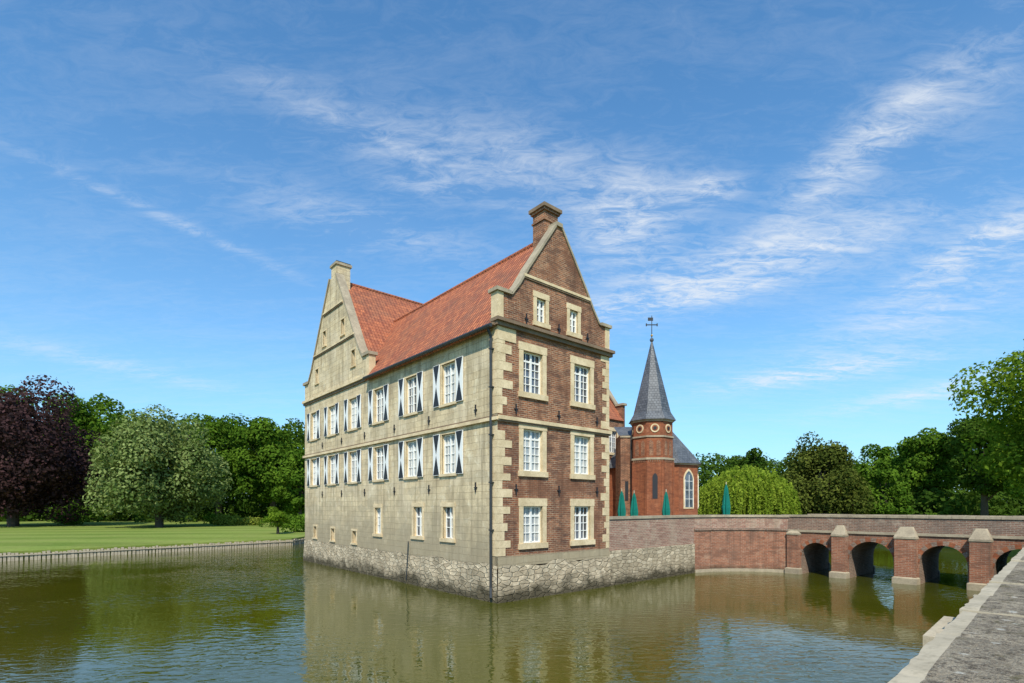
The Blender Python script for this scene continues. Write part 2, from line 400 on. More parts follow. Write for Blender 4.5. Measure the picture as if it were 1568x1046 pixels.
w.prism(PR,[(Y2,2),(LEN,2),(LEN,13.0),(LEN-.7,13.0),(mid+.3,19.4),(mid-.3,19.4),(Y2+.7,13.0),(Y2,13.0)],0,.35,'brick')
coping(w,PR,[(Y2+.7,13.0),(mid-.3,19.4)],-.05,.42,.12,'coping_s'); w.pbox(PR,Y2-.15,Y2+.75,-.12,.45,13.01,13.2,'coping_s')
w.build('walls',house)
r=MB()
def slab(pts,th,m):
    n=(Vector(pts[1])-Vector(pts[0])).cross(Vector(pts[2])-Vector(pts[1])).normalized()
    if n.z<0:n=-n
    lo=[tuple(Vector(p)-n*th) for p in pts]
    r.poly(pts,m); r.poly(lo[::-1],m)
    for k in range(len(pts)):
        j=(k+1)%len(pts); r.poly([pts[k],pts[j],lo[j],lo[k]],m)
sl=(ZR1-ZC)/(W/2)
e=.32
slab([(-e,.38,ZC-e*sl+.18),(-e,Y2-.05,ZC-e*sl+.18),(W/2,15.75,ZR1+.12),(W/2,.38,ZR1+.12)],.1,'tile')
slab([(W+e,.38,ZC-e*sl+.18),(W+e,Y2-.05,ZC-e*sl+.18),(W/2,15.75,ZR1+.12),(W/2,.38,ZR1+.12)],.1,'tile')
s2=(ZR2-ZC)/(mid-Y2)
slab([(.38,Y2-.15,ZC-.15*s2+.1),(BW-.3,Y2-.15,ZC-.15*s2+.1),(BW-.3,mid,ZR2+.1),(.38,mid,ZR2+.1)],.1,'tile')
slab([(.38,LEN+.15,ZC-.15*s2+.1),(BW-.3,LEN+.15,ZC-.15*s2+.1),(BW-.3,mid,ZR2+.1),(.38,mid,ZR2+.1)],.1,'tile')
k=.42
while k<15.7:
    r.cone((W/2,k,ZR1+.1),(W/2,k+.36,ZR1+.12),.13,.11,8,'tile'); k+=.36
k=1.1
while k<BW-.4:
    r.cone((k,mid,ZR2+.08),(k+.36,mid,ZR2+.1),.13,.11,8,'tile'); k+=.36
r.build('roof',house)
g=MB()
g.cone((-.38,-.02,ZC-.20),(-.38,Y2-.1,ZC-.20),.085,.085,8,'lead')
g.pbox(PL,.0,Y2-.05,-.26,-.002,ZC-.16,ZC-.05,'cornice')
g.cone((-.14,.28,ZC-.5),(-.14,.28,.55),.06,.06,8,'lead'); g.cone((-.34,.28,ZC-.2),(-.14,.28,ZC-.55),.06,.06,8,'lead'); g.cone((-.14,.28,.6),(-.28,.1,.2),.06,.06,8,'lead')
for z in(3,5,7,9,10.6): g.box(-.2,0,.2,.36,z,z+.05,'lead')
g.cone((-.07,7.3,2.2),(-.2,7.3,.2),.025,.025,6,'lead')
g.build('gutters_and_downpipes',house)
s=MB()
def shutter(u0,u1,z0,z1):
    s.pbox(PL,u0,u1,-.085,-.044,z0,z1,'white')
    um=(u0+u1)/2; zm=(z0+z1)/2; x=-.089
    s.poly([(x,u0+.02,z0+.02),(x,u1-.02,z0+.02),(x,um,zm)],'black')
    s.poly([(x,u0+.02,z1-.02),(x,u1-.02,z1-.02),(x,um,zm)],'black')
for i,u in enumerate(us):
    for (a,b) in((8.8,10.8),(5.5,7.47)):
        shutter(u-.56-.12-.56,u-.56-.12,a,b); shutter(u+.56+.12,u+.56+.12+.56,a,b)
s.build('window_shutters',house)
a=MB()
def anchor(P,x,z):
    a.pbox(P,x-.02,x+.02,-.06,-.002,z-.22,z+.22,'black'); a.pbox(P,x-.1,x-.02,-.055,-.002,z-.03,z+.01,'black'); a.pbox(P,x+.02,x+.1,-.055,-.002,z-.03,z+.01,'black')
for x in(1.0,3.62,6.3):
    for z in(8.2,4.75): anchor(PF,x,z)
for x in(1.6,3.62,5.6): anchor(PF,x,12.0+.2)
for u in(1.5,5.35,8.9,12.6,16,19.3):
    for z in(8.25,4.85): anchor(PL,u,z)
a.build('wall_anchors',house)
# ================================================================= ISLAND walls + terrace
def loc2w(v,u): return (C[0]+.759*v-.651*u, C[1]+.651*v+.759*u)
isl=empty('island_retaining_wall')
m=MB()
pl=[loc2w(W,0),loc2w(11.3,0),loc2w(15.35,-.0),(12.3,32.45),(13.4,32.62),(14.5,32.6),(15.6,32.4),(16.9,31.75)]
def wallstrip(p,q,z0,z1,off,mat,th=.4):
    p=Vector(p);q=Vector(q);t=(q-p).normalized();n=Vector((t.y,-t.x))
    P=lambda s,d,z:(p.x+t.x*s-n.x*d,p.y+t.y*s-n.y*d,z)
    L=(q-p).length
    m.pbox(P,-.0,L,-off,th,z0,z1,mat)
for i,(p,q) in enumerate(zip(pl,pl[1:])):
    if i<2:
        wallstrip(p,q,1.75,3.36,0,'brick_wall'); wallstrip(p,q,-1,1.75,.05,'rubble')
    else:
        wallstrip(p,q,.18,2.55,0,'brick_red'); wallstrip(p,q,-1,.18,.12,'coping_s'); wallstrip(p,q,2.55,2.68,.07,'brick_parapet'); wallstrip(p,q,2.68,3.36,-.02,'brick_wall')
    wallstrip(p,q,3.36,3.5,.06,'coping_s',.46)
m.build('wall',isl)
t=MB()
ter=pl[1:]+[(21.5,36.5),(21,46),(17,56),(8,66),(-2,62)]
ter=[loc2w(W-.5,.3)]+ter
ti=[(p[0],p[1]) for p in ter]
tv=[Vector((p[0],p[1],0)) for p in ti]
def gravel():
    mm,tt,b,ob,uv=mk('gravel',.95,.1)
    n=tt.noise(ob,8,5,.7); tt.l.new(tt.mix(n,(.30,.26,.19,1),(.42,.37,.28,1)),b.inputs['Base Color']); return mm
M['gravel']=gravel()
for tri in tessellate_polygon([tv]): t.poly([(ti[k][0],ti[k][1],2.4) for k in tri],'gravel')
for p,q in zip(ti[7:],ti[8:]): t.poly([(*p,-1),(*q,-1),(*q,2.4),(*p,2.4)],'brick_red')
t.build('island_terrace')
# ================================================================= CHAPEL
ch=empty('chapel')
c=MB()
T=(10.9,41.0); rot=math.radians(22.5-6)
c.ngon(T,1.72,2.3,1.72,3.1,8,rot,'coping_s'); c.ngon(T,1.66,3.1,1.66,7.55,8,rot,'brick_chapel')
c.ngon(T,1.74,7.55,1.74,7.7,8,rot,'coping_s'); c.ngon(T,1.6,7.7,1.6,9.25,8,rot,'brick_chapel')
c.ngon(T,1.68,9.25,1.68,9.37,8,rot,'coping_s'); c.ngon(T,1.58,9.37,1.58,10.45,8,rot,'brick_chapel')
c.ngon(T,1.66,10.45,1.72,10.62,8,rot,'coping_s')
c.ngon(T,1.85,10.6,1.45,11.25,8,rot,'slate'); c.ngon(T,1.45,11.25,.05,16.9,8,rot,'slate')
c.cone((*T,16.8),(*T,18.9),.035,.025,6,'black'); 
for z,rr in((17.0,.16),(17.35,.09)): 
    for k in range(6):
        a0=-math.pi/2+math.pi*k/6;a1=a0+math.pi/6
        c.ngon(T,rr*math.cos(a0)+.001,z+rr*math.sin(a0),rr*math.cos(a1)+.001,z+rr*math.sin(a1),10,0,'gold' if z>17.2 else 'slate',False)
c.box(T[0]-.42,T[0]+.42,T[1]-.025,T[1]+.025,18.15,18.22,'black')
for sx in(-.42,.42): c.box(T[0]+sx-.04,T[0]+sx+.04,T[1]-.03,T[1]+.03,18.08,18.29,'black')
c.box(T[0]-.3,T[0]+.1,T[1]-.02,T[1]+.02,18.5,18.75,'black')
def facet(cn,Rr,n,rot,k):
    ang=rot+2*math.pi*(k+.5)/n; ap=Rr*math.cos(math.pi/n)
    nx,ny=math.cos(ang),math.sin(ang); tx,ty=-ny,nx
    return lambda s,d,z:(cn[0]+nx*(ap-d)+tx*s,cn[1]+ny*(ap-d)+ty*s,z)
def arch(hw,z0,zs,kind='pointed',n=6):
    pts=[(-hw,z0),(hw,z0),(hw,zs)]
    for k in range(1,n+1):
        a=math.radians(60)*k/n; pts.append((-hw+2*hw*math.cos(a),zs+2*hw*math.sin(a)))
    for k in range(n-1,-1,-1):
        a=math.radians(60)*k/n; pts.append((hw-2*hw*math.cos(a),zs+2*hw*math.sin(a)))
    return pts
def disc(P,z,r0,d0,d1,mt,n=20):
    c.prism(P,[(r0*math.cos(2*math.pi*k/n),z+r0*math.sin(2*math.pi*k/n)) for k in range(n)],d0,d1,mt)
for k in range(8):
    P=facet(T,1.58,8,rot,k)
    disc(P,9.93,.33,-.05,.0,'trim'); disc(P,9.93,.23,-.056,-.051,'brick_chapel'); disc(P,9.93,.13,-.07,-.057,'black')
    P=facet(T,1.6,8,rot,k)
    for sx in(-.27,.27):
        c.prism(lambda s,d,z,P=P,sx=sx:P(s+sx,d,z),arch(.16,7.85,8.75),-.012,.0,'brick')
    P2=facet(T,1.66,8,rot,k)
    for q in range(7): c.pbox(P2,-.55+q*.17,-.55+q*.17+.08,-.05,.0,7.38,7.55,'brick')
    for sgn in(-1,1): c.pbox(P2,sgn*.56-.07,sgn*.56+.07,-.06,.0,3.1,7.38,'brick_chapel')
    if k%2: c.prism(P2,arch(.19,4.6,6.2),-.015,.02,'black')
A=(12.95,43.6); ra=math.radians(-65-22.5)
c.ngon(A,2.6,2.3,2.6,3.0,8,ra,'coping_s'); c.ngon(A,2.5,3.0,2.5,7.3,8,ra,'brick_chapel'); c.ngon(A,2.62,7.3,2.66,7.45,8,ra,'coping_s'); c.ngon(A,2.8,7.42,.03,10.6,8,ra,'slate')
for k in range(8):
    P=facet(A,2.5,8,ra,k)
    c.prism(P,arch(.52,3.85,6.1),-.05,.0,'trim'); c.prism(P,arch(.42,3.95,6.1),-.054,-.0505,'glass')
    for x in(-.42,0,.40): c.pbox(P,x,x+.035,-.075,-.055,3.95,6.5 if x==0 else 6.15,'white')
    for z in(4.6,5.3,6.0): c.pbox(P,-.4,.4,-.072,-.056,z,z+.03,'white')
dn=Vector((-.651,.759)); rn=Vector((.759,.651))
PN=lambda s,d,z:(A[0]+dn.x*d+rn.x*s,A[1]+dn.y*d+rn.y*s,z)
c.pbox(PN,-2.3,2.3,.3,9,2.3,7.3,'brick_chapel')
c.prism(PN,[(-2.65,7.3),(2.65,7.3),(0,10.6)],0,9.2,'slate')
c.box(8.55,9.8,41.4,43.4,2.3,9.6,'brick'); c.poly([(8.4,41.3,9.6),(9.9,41.3,9.6),(9.9,43.5,10.6),(8.4,43.5,10.6)],'slate'); c.box(8.5,9.9,41.32,41.4,9.45,9.6,'coping_s')
c.cone((9.35,41.3,9.5),(9.35,41.3,2.4),.05,.05,6,'lead')
c.box(8.9,9.15,41.36,41.4,4.5,6.0,'black')
c.build('tower_nave_spire',ch)
# ================================================================= BRIDGE
B=(16.6,32.0); bz=math.atan2(-.751,.66)
br=empty('arched_brick_bridge',(B[0],B[1],0),bz)
b=MB()
WB=4.6; arches=[(.95,2.55),(3.43,5.5),(6.6,8.5),(9.45,11.35)]
X0=-.2;X1=13.2;ZS=2.5;spr=1.1
def arcp(a,bb,n=14,dr=0):
    cx=(a+bb)/2; rx=(bb-a)/2+dr; rz=min(1.0,(bb-a)/2)+dr
    return [(cx-rx*math.cos(math.pi*k/n),spr+rz*math.sin(math.pi*k/n)) for k in range(n+1)]
for yy in(0,WB):
    cur=X0
    for a,bb in arches+[(X1,X1)]:
        b.poly([(cur,yy,-1),(a,yy,-1),(a,yy,ZS),(cur,yy,ZS)],'brick_red')
        if a==X1:break
        pts=arcp(a,bb)
        for p,q in zip(pts,pts[1:]): b.poly([(p[0],yy,p[1]),(q[0],yy,q[1]),(q[0],yy,ZS),(p[0],yy,ZS)],'brick_red')
        o=arcp(a,bb,14,.22); s0=-.025 if yy==0 else WB
        for k in range(14):
            q=[pts[k],pts[k+1],o[k+1],o[k]]
            b.prism(PF,[(x,z) for x,z in q],s0,s0+.024,'brick_parapet' if k%2 else 'brick_chapel')
        cur=bb
for a,bb in arches:
    pts=[(a,-1)]+arcp(a,bb)+[(bb,-1)]
    for p,q in zip(pts,pts[1:]): b.poly([(p[0],0,p[1]),(q[0],0,q[1]),(q[0],WB,q[1]),(p[0],WB,p[1])],'brick_parapet')
pier=[(2.55,3.43),(5.5,6.6),(8.5,9.45),(.1,.95)]
for i,(a,bb) in enumerate(pier):
    for sgn,y0 in((-1,0),(1,WB)):
        pr=.34 if i<3 else .2
        def fp(o,e,z): return [(a+.04-e,y0+sgn*.001,z),(a+.1-e,y0+sgn*(pr+o),z),(bb-.1+e,y0+sgn*(pr+o),z),(bb-.04+e,y0+sgn*.001,z)]
        lv=[(-1,.12,.08),(.3,.12,.08),(.36,0,0),(2.3,0,0),(2.34,.04,.02),(2.44,.04,.02),(2.95 if i<3 else 2.6,-pr+.03,-.2)]
        mm_=['coping_s','coping_s','brick_red','coping_s','coping_s','coping_s']
        for (z,o,e),(z2,o2,e2),mt in zip(lv,lv[1:],mm_):
            p=fp(o,e,z);q=fp(o2,e2,z2)
            for k in range(3): b.poly([p[k],p[k+1],q[k+1],q[k]],mt)
for y0,y1 in((-.08,.4),(WB-.4,WB+.08)): b.box(X0,X1,y0,y1,ZS,ZS+.13,'coping_s')
b.box(X0,X1,.35,WB-.35,2.2,ZS+.1,'gravel')
for y0,y1 in((-.0,.34),(WB-.34,WB)):
    b.box(X0,X1,y0,y1,ZS+.13,3.4,'brick_parapet'); 
    x=X0
    while x<X1: b.box(x+.006,min(x+.9,X1)-.006,y0-.06,y1+.06,3.4,3.52+R.uniform(-.008,.008),'coping_s'); x+=.9
b.build('bridge_body',br)
# ================================================================= FOREGROUND WALL
fw=empty('stone_parapet_wall',(-.9,0,0),math.atan2(.69,.724))
def slabmat():
    mm,t,b_,ob,uv=mk('mossy_slab',.92,.15)
    a=t.noise(ob,2.2,5,.7,.2); g=t.noise(ob,14,6,.75); f=t.noise(ob,60,3,.7)
    col=t.mix(t.maprange(a,.38,.62),(.46,.38,.27,1),(.27,.22,.155,1))
    col=t.mix(t.maprange(g,.49,.60,0,.85),col,(.11,.085,.06,1))
    col=t.mix(t.maprange(f,.54,.66,0,.7),col,(.60,.53,.40,1))
    vo=t.new('ShaderNodeTexVoronoi'); t.l.new(ob,vo.inputs['Vector']); vo.inputs['Scale'].default_value=5; 
    d=t.math('ADD',vo.outputs['Distance'],t.math('MULTIPLY',g,.35))
    col=t.mix(t.maprange(d,.27,.35,.8,0),col,(.66,.61,.50,1))
    m2=t.noise(ob,5,5,.7,.5)
    col=t.mix(t.maprange(m2,.56,.64,0,.65),col,(.13,.11,.045,1))
    t.l.new(col,b_.inputs['Base Color'])
    h=t.math('ADD',t.math('MULTIPLY',g,1.0),t.math('MULTIPLY',f,.4))
    t.l.new(t.bump(h,1.0,.06),b_.inputs['Normal']); return mm
M['slab']=slabmat(); M['slabe']=stonem('slab_edge',(.52,.44,.31),(.38,.32,.22),(.18,.15,.10))
f=MB()
x=-3.0; rr=random.Random(3)
while x<34:
    L=rr.uniform(.95,1.5); nx=10;ny=8
    tz=3.1+rr.uniform(-.015,.015); yo=rr.uniform(-.015,.015)
    E=[rr.uniform(-.012,.012) for _ in range(nx+1)]
    def tp_(i,j):
        px=x+.008+(L-.016)*i/nx; py=-.95+.95*j/ny+yo
        edge=(i in(0,nx))or(j in(0,ny))
        return (px,py+(E[i] if j==ny else 0),tz-(.015 if edge else 0)+rr.uniform(-.003,.003))
    g=[[tp_(i,j) for j in range(ny+1)] for i in range(nx+1)]
    for i in range(nx):
        for j in range(ny): f.poly([g[i][j],g[i+1][j],g[i+1][j+1],g[i][j+1]],'slab' if j<ny-1 else 'slabe')
    for i in range(nx):
        for j in(0,ny):
            p,q=g[i][j],g[i+1][j]; f.poly([p,q,(q[0],q[1],tz-.16),(p[0],p[1],tz-.16)],'slabe')
    for j in range(ny):
        for i in(0,nx):
            p,q=g[i][j],g[i][j+1]; f.poly([p,q,(q[0],q[1],tz-.16),(p[0],p[1],tz-.16)],'slabe')
    x+=L
f.box(-3,34.5,-.88,-.1,-1,2.95,'brick_parapet')
f.box(6.6,7.6,-.1,.16,-1,2.72,'brick_parapet'); f.box(6.5,7.7,-.1,.24,2.72,2.86,'slabe')
f.build('wall',fw)
# ================================================================= GROUND + WATER
moat=[(24.3,24.0,2.3),(30,28,2.3),(38,33,1.6),(44,60,.9),(50,85,.9),(10,95,.9),(-22,72,.9),(-22.9,54.6,.7),(-37.3,38.3,.7),(-66,5.7,.7),(-66,-20,1.5),(-20,-18.4,2.4)]
cen=(2,42)
def ringpt(p,mode,val):
    dx,dy=p[0]-cen[0],p[1]-cen[1];d=math.hypot(dx,dy)
    if mode=='off': k=(d+val)/d
    else: k=val/d
    return (cen[0]+dx*k,cen[1]+dy*k)
dm=[]
for p,q in zip(moat,moat[1:]+moat[:1]):
    n=max(1,int(math.hypot(q[0]-p[0],q[1]-p[1])/6))
    for k in range(n): dm.append(tuple(p[i]+(q[i]-p[i])*k/n for i in range(3)))
def groundmat():
    mm,t,b_,ob,uv=mk('lawn',.95,.1)
    a=t.noise(ob,.05,4,.6); g=t.noise(ob,3,4,.7); a2=t.noise(ob,.3,4,.6)
    s=t.new('ShaderNodeSeparateXYZ'); t.l.new(ob,s.inputs[0])
    q=t.math('ADD',t.math('MULTIPLY',s.outputs[0],.2),t.math('MULTIPLY',s.outputs[1],-.98))
    st=t.math('SINE',t.math('MULTIPLY',q,.9))
    col=t.mix(t.maprange(a,.35,.65),(.12,.18,.026,1),(.19,.235,.045,1))
    col=t.mix(t.maprange(st,-.3,.3,0,.5),col,(.26,.31,.07,1))
    col=t.mix(t.maprange(a2,.45,.7,0,.45),col,(.24,.24,.07,1))
    col=t.mix(t.maprange(g,.45,.75,0,.5),col,(.075,.12,.018,1))
    t.l.new(col,b_.inputs['Base Color']); t.l.new(t.bump(g,.5,.05),b_.inputs['Normal']); return mm
M['lawn']=groundmat()
gm=MB(); N=len(dm)
rings=[[(p[0],p[1],-1.5) for p in dm],[p for p in dm],[(*ringpt(p,'off',1.5),p[2]+.1) for p in dm],[(*ringpt(p,'off',12),max(1.0,p[2]*.8+.2)) for p in dm],
 [(*ringpt(p,'abs',170),1.2) for p in dm],[(*ringpt(p,'abs',600),1.5) for p in dm],[(*ringpt(p,'abs',3000),0) for p in dm]]
for r0,r1 in zip(rings,rings[1:]):
    for k in range(N): gm.poly([r0[k],r0[(k+1)%N],r1[(k+1)%N],r1[k]],'lawn')
gm.build('ground')
def watermat():
    mm,t,b_,ob,uv=mk('moat_water',.015,.5)
    b_.inputs['IOR'].default_value=1.52
    a=t.noise(ob,.12,2)
    t.l.new(t.mix(t.maprange(a,.35,.65),(.052,.056,.003,1),(.075,.074,.005,1)),b_.inputs['Base Color'])
    mp=t.new('ShaderNodeMapping'); t.l.new(ob,mp.inputs[0]); mp.inputs['Rotation'].default_value=(0,0,math.radians(-14)); mp.inputs['Scale'].default_value=(1,2.0,1)
    n1=t.noise(mp.outputs[0],2.1,2,.5,.6); n2=t.noise(mp.outputs[0],.35,1,.5,.2)
    amp=t.maprange(t.noise(ob,.085,2),.42,.60,.22,1.25)
    h=t.math('MULTIPLY',t.math('ADD',n1,t.math('MULTIPLY',n2,.5)),amp)
    t.l.new(t.bump(h,1.0,.025),b_.inputs['Normal']); return mm
M['water']=watermat()
wm=MB(); wm.poly([(-72,-26,0),(60,-26,0),(60,100,0),(-72,100,0)],'water'); wm.build('water')
pa=MB(); P0=Vector((-66,5.7));P1=Vector((-37.3,38.3));P2=Vector((-22.9,54.6));P3=Vector((-22,72))
rr=random.Random(5)
for p,q in((P0,P2),(P2,P3)):
    L=(q-p).length;t_=(q-p).normalized();n=Vector((t_.y,-t_.x)); P=lambda s,d,z:(p.x+t_.x*s+n.x*(.12-d),p.y+t_.y*s+n.y*(.12-d),z)
    x=0
    while x<L:
        h=.58+rr.uniform(-.07,.07); ww=rr.uniform(.15,.2)
        pa.pbox(P,x,x+ww,rr.uniform(0,.03),.12,-.8,h,'wood'); x+=ww+rr.uniform(.02,.10)
    pa.pbox(P,0,L,-.05,-.002,.38,.46,'wood')
pa.build('timber_bank_edging')
# ================================================================= PARASOLS
def parasol(x,y,h):
    e=empty('closed_parasol',(x,y,2.4)); q=MB()
    q.cone((0,0,0),(0,0,h+.15),.035,.03,8,'wood'); q.ngon((0,0),.3,0,.28,.1,12,0,'lead')
    n=16; lv=[(h*.32,.23),(h*.5,.27),(h*.7,.2),(h*.9,.12),(h,.03)]
    pr=None
    for z,r0 in lv:
        ring=[((r0*(1 if k%2 else .68))*math.cos(2*math.pi*k/n),(r0*(1 if k%2 else .68))*math.sin(2*math.pi*k/n),z) for k in range(n)]
        if pr:
            for k in range(n): q.poly([pr[k],pr[(k+1)%n],ring[(k+1)%n],ring[k]],'teal')
        else: q.poly(ring[::-1],'teal')
        pr=ring
    q.ngon((0,0),.2,h*.55,.2,h*.57,12,0,'teal'); q.build('pole_and_canopy',e)
def at(px,Y): return ((px-CX)/F0*Y,Y)
for px,Y,h in((1112,35,3.1),(1020,34.5,2.6),(971,34,2.5),(952,33,2.6)):
    x,y=at(px,Y); parasol(x,y,h)
# ================================================================= TREES
def leafmat(name,c1,c2,tr=.25):
    mm=bpy.data.materials.new(name); mm.use_nodes=True; t=NT(mm.node_tree); t.n.remove(t.n['Principled BSDF'])
    at_=t.new('ShaderNodeAttribute',attribute_name='tint')
    s=t.new('ShaderNodeSeparateColor'); t.l.new(at_.outputs['Color'],s.inputs[0])
    col=t.mix(s.outputs[0],c4(c1),c4(c2))
    d=t.new('ShaderNodeBsdfDiffuse'); l=t.new('ShaderNodeBsdfTranslucent')
    t.l.new(col,d.inputs[0]); t.l.new(t.mix(.5,col,c4([c2[0]*1.3,c2[1]*1.3,c2[2]*.6])),l.inputs[0])
    ms=t.new('ShaderNodeMixShader'); ms.inputs[0].default_value=tr; t.l.new(d.outputs[0],ms.inputs[1]); t.l.new(l.outputs[0],ms.inputs[2])
    t.l.new(ms.outputs[0],t.n['Material Output'].inputs[0]); return mm
LM={'green':leafmat('leaf_green',(.032,.078,.008),(.135,.225,.022)),
'dark':leafmat('leaf_dark',(.024,.055,.008),(.09,.15,.02)),
'purple':leafmat('leaf_copper',(.022,.015,.016),(.10,.05,.05),.2),
'pale':leafmat('leaf_pale',(.07,.115,.025),(.30,.355,.125)),
'willow':leafmat('leaf_willow',(.11,.18,.015),(.31,.39,.045),.35),
'yew':leafmat('leaf_yew',(.035,.053,.010),(.135,.155,.028),.15),
'bright':leafmat('leaf_bright',(.065,.135,.010),(.22,.31,.03),.4),
'yellow':leafmat('leaf_yellowish',(.14,.19,.03),(.34,.37,.06),.35)}
def leaves_mesh(name,pos,nrm,size,tint,mat,aspect=1.5):
    n=len(pos); rng=np.random.default_rng(n)
    nrm=nrm/np.maximum(np.linalg.norm(nrm,axis=1,keepdims=True),1e-6)
    rv=rng.normal(size=(n,3)); a=np.cross(nrm,rv); a/=np.maximum(np.linalg.norm(a,axis=1,keepdims=True),1e-6); b_=np.cross(nrm,a)
    s=size[:,None]; a=a*s*aspect*.5; b_=b_*s*.5
    v=np.empty((n,4,3)); v[:,0]=pos-a; v[:,1]=pos-b_*.9+a*.1; v[:,2]=pos+a; v[:,3]=pos+b_*.9+a*.1
    me=bpy.data.meshes.new(name); me.vertices.add(n*4); me.vertices.foreach_set('co',v.reshape(-1).astype(np.float32))
    me.loops.add(n*4); me.loops.foreach_set('vertex_index',np.arange(n*4,dtype=np.int32))
    me.polygons.add(n); me.polygons.foreach_set('loop_start',np.arange(0,n*4,4,dtype=np.int32)); me.polygons.foreach_set('loop_total',np.full(n,4,dtype=np.int32))
    me.update(); ca=me.color_attributes.new('tint','FLOAT_COLOR','POINT')
    col=np.ones((n,4,4),dtype=np.float32); col[:,:,:3]=np.clip(tint,0,1)[:,None,None]
    ca.data.foreach_set('color',col.reshape(-1)); me.materials.append(LM[mat]); return me
def lobes_leaves(lobes,n,size,rng,fill=.35):
    L=np.array(lobes); ar=(L[:,3]*L[:,4]+L[:,3]*L[:,5])**.9; idx=rng.choice(len(L),n,p=ar/ar.sum())
    d=rng.normal(size=(n,3)); d/=np.linalg.norm(d,axis=1,keepdims=True)
    r_=1-np.abs(rng.normal(0,fill*.45,n)); r_=np.clip(r_,.05,1)+rng.normal(0,.05,n)
    pos=L[idx,:3]+d*L[idx,3:6]*r_[:,None]
    lt=rng.uniform(.2,.7,len(L)); tint=lt[idx]+rng.normal(0,.2,n)
    nrm=d+rng.normal(0,.55,(n,3))+np.array([0,0,.25])
    return pos,nrm,rng.uniform(.65,1.3,n)*size,tint
def tree(name,x,y,z,H,Wd,mat,seed,base=.12,n=15000,size=.34,nl=34,top=.5,shape=1.0):
    rng=np.random.default_rng(seed); e=empty(name,(x,y,z))
    zc=H*(base+(1-base)*top); lob=[]
    hu=H-zc; hd=zc-H*base
    for i in range(nl):
        d=rng.normal(size=3); d/=np.linalg.norm(d)
        rad=rng.uniform(.45,.8)
        rr_=Wd/2*rng.uniform(.18,.34)
        pz=zc+d[2]*(hu if d[2]>0 else hd)*rad
        k=Wd/2*rad
        if shape!=1.0: k*= (1-max(0,(pz-zc)/hu))**shape*.6+.4
        lob.append([d[0]*k,d[1]*k,pz,rr_,rr_,rr_*rng.uniform(.65,.95)])
    lob.append([0,0,zc,Wd*.27,Wd*.27,(H-H*base)*.33])
    mz=max(l[2]+l[5]*.9 for l in lob); kz=(H-zc)/(mz-zc)
    mr=sorted(math.hypot(l[0],l[1])+l[3]*.9 for l in lob)[-3]; kr=(Wd/2)/mr
    for l in lob:
        if l[2]>zc: l[2]=zc+(l[2]-zc)*kz
        l[0]*=kr; l[1]*=kr; l[3]*=min(kr,1.15); l[4]*=min(kr,1.15); l[5]*=min(kz,1.15)
    pos,nr,sz,ti_=lobes_leaves(lob,n,size,rng)
    ok=pos[:,2]>.25; me=leaves_mesh(name+'_crown',pos[ok],nr[ok],sz[ok],ti_[ok],mat)
    link(bpy.data.objects.new('crown',me),e)
    q=MB(); tr=H*.022+.08
    q.cone((0,0,-.3),(0,0,H*.3),tr*1.25,tr*.85,10,'bark'); q.cone((0,0,H*.3),(Wd*.02,0,H*.75),tr*.85,tr*.25,8,'bark')
    for i in range(0,min(nl,14)):
        l=lob[i]; h0=H*(.18+.35*rng.random()); q.cone((0,0,h0),l[:3],tr*.42,tr*.1,6,'bark')
    q.build('trunk_and_limbs',e); return e
def tp(name,px0,px1,ytop,Y,mat,seed,zb=1.1,**k):
    x,_=at((px0+px1)/2,Y); Wd=(px1-px0)/F0*Y; H=EYE+(HY-ytop)/F0*Y-zb
    return tree(name,x,Y,zb,H,Wd,mat,seed,**k)
tp('copper_beech_tree',-110,150,570,78,'purple',1,base=.03,n=42000,size=.36,nl=70,top=.4)
tp('silver_linden_tree',146,342,624,76,'pale',2,base=.03,n=36000,size=.33,nl=70,top=.38)
tp('oak_tree',70,225,600,108,'green',3,n=20000,size=.45,nl=40)
tp('oak_tree',270,400,634,104,'green',4,n=20000,size=.42,nl=40)
tp('oak_tree',355,480,642,98,'green',5,n=20000,size=.42,nl=40)
tp('maple_tree',420,500,690,84,'green',6,n=9000,size=.36,base=.05)
tp('young_fruit_tree',404,447,776,60,'bright',7,zb=.9,n=1500,size=.2,nl=14,base=.3)
tp('beech_tree',-60,90,590,118,'green',8,n=15000,size=.45)
tp('yew_tree',1178,1330,662,78,'yew',11,base=.0,n=32000,size=.30,nl=80,top=.3,shape=.8)
tp('round_shrub_tree',1318,1392,718,80,'green',12,base=.0,n=9000,size=.3,top=.35)
tp('oak_tree',1372,1475,655,100,'green',13,n=14000,size=.42,base=.2)
tp('oak_tree',1455,1560,635,88,'dark',14,n=15000,size=.38,base=.22)
tp('oak_tree',1530,1650,610,80,'green',15,n=15000,size=.38,base=.2)
tp('oak_tree',1100,1190,686,125,'dark',16,n=12000,size=.48)
tp('oak_tree',1290,1385,680,128,'green',17,n=12000,size=.48)
tp('chestnut_tree',1492,1840,420,44,'bright',18,zb=1.3,base=.12,n=40000,size=.26,nl=66,top=.45)
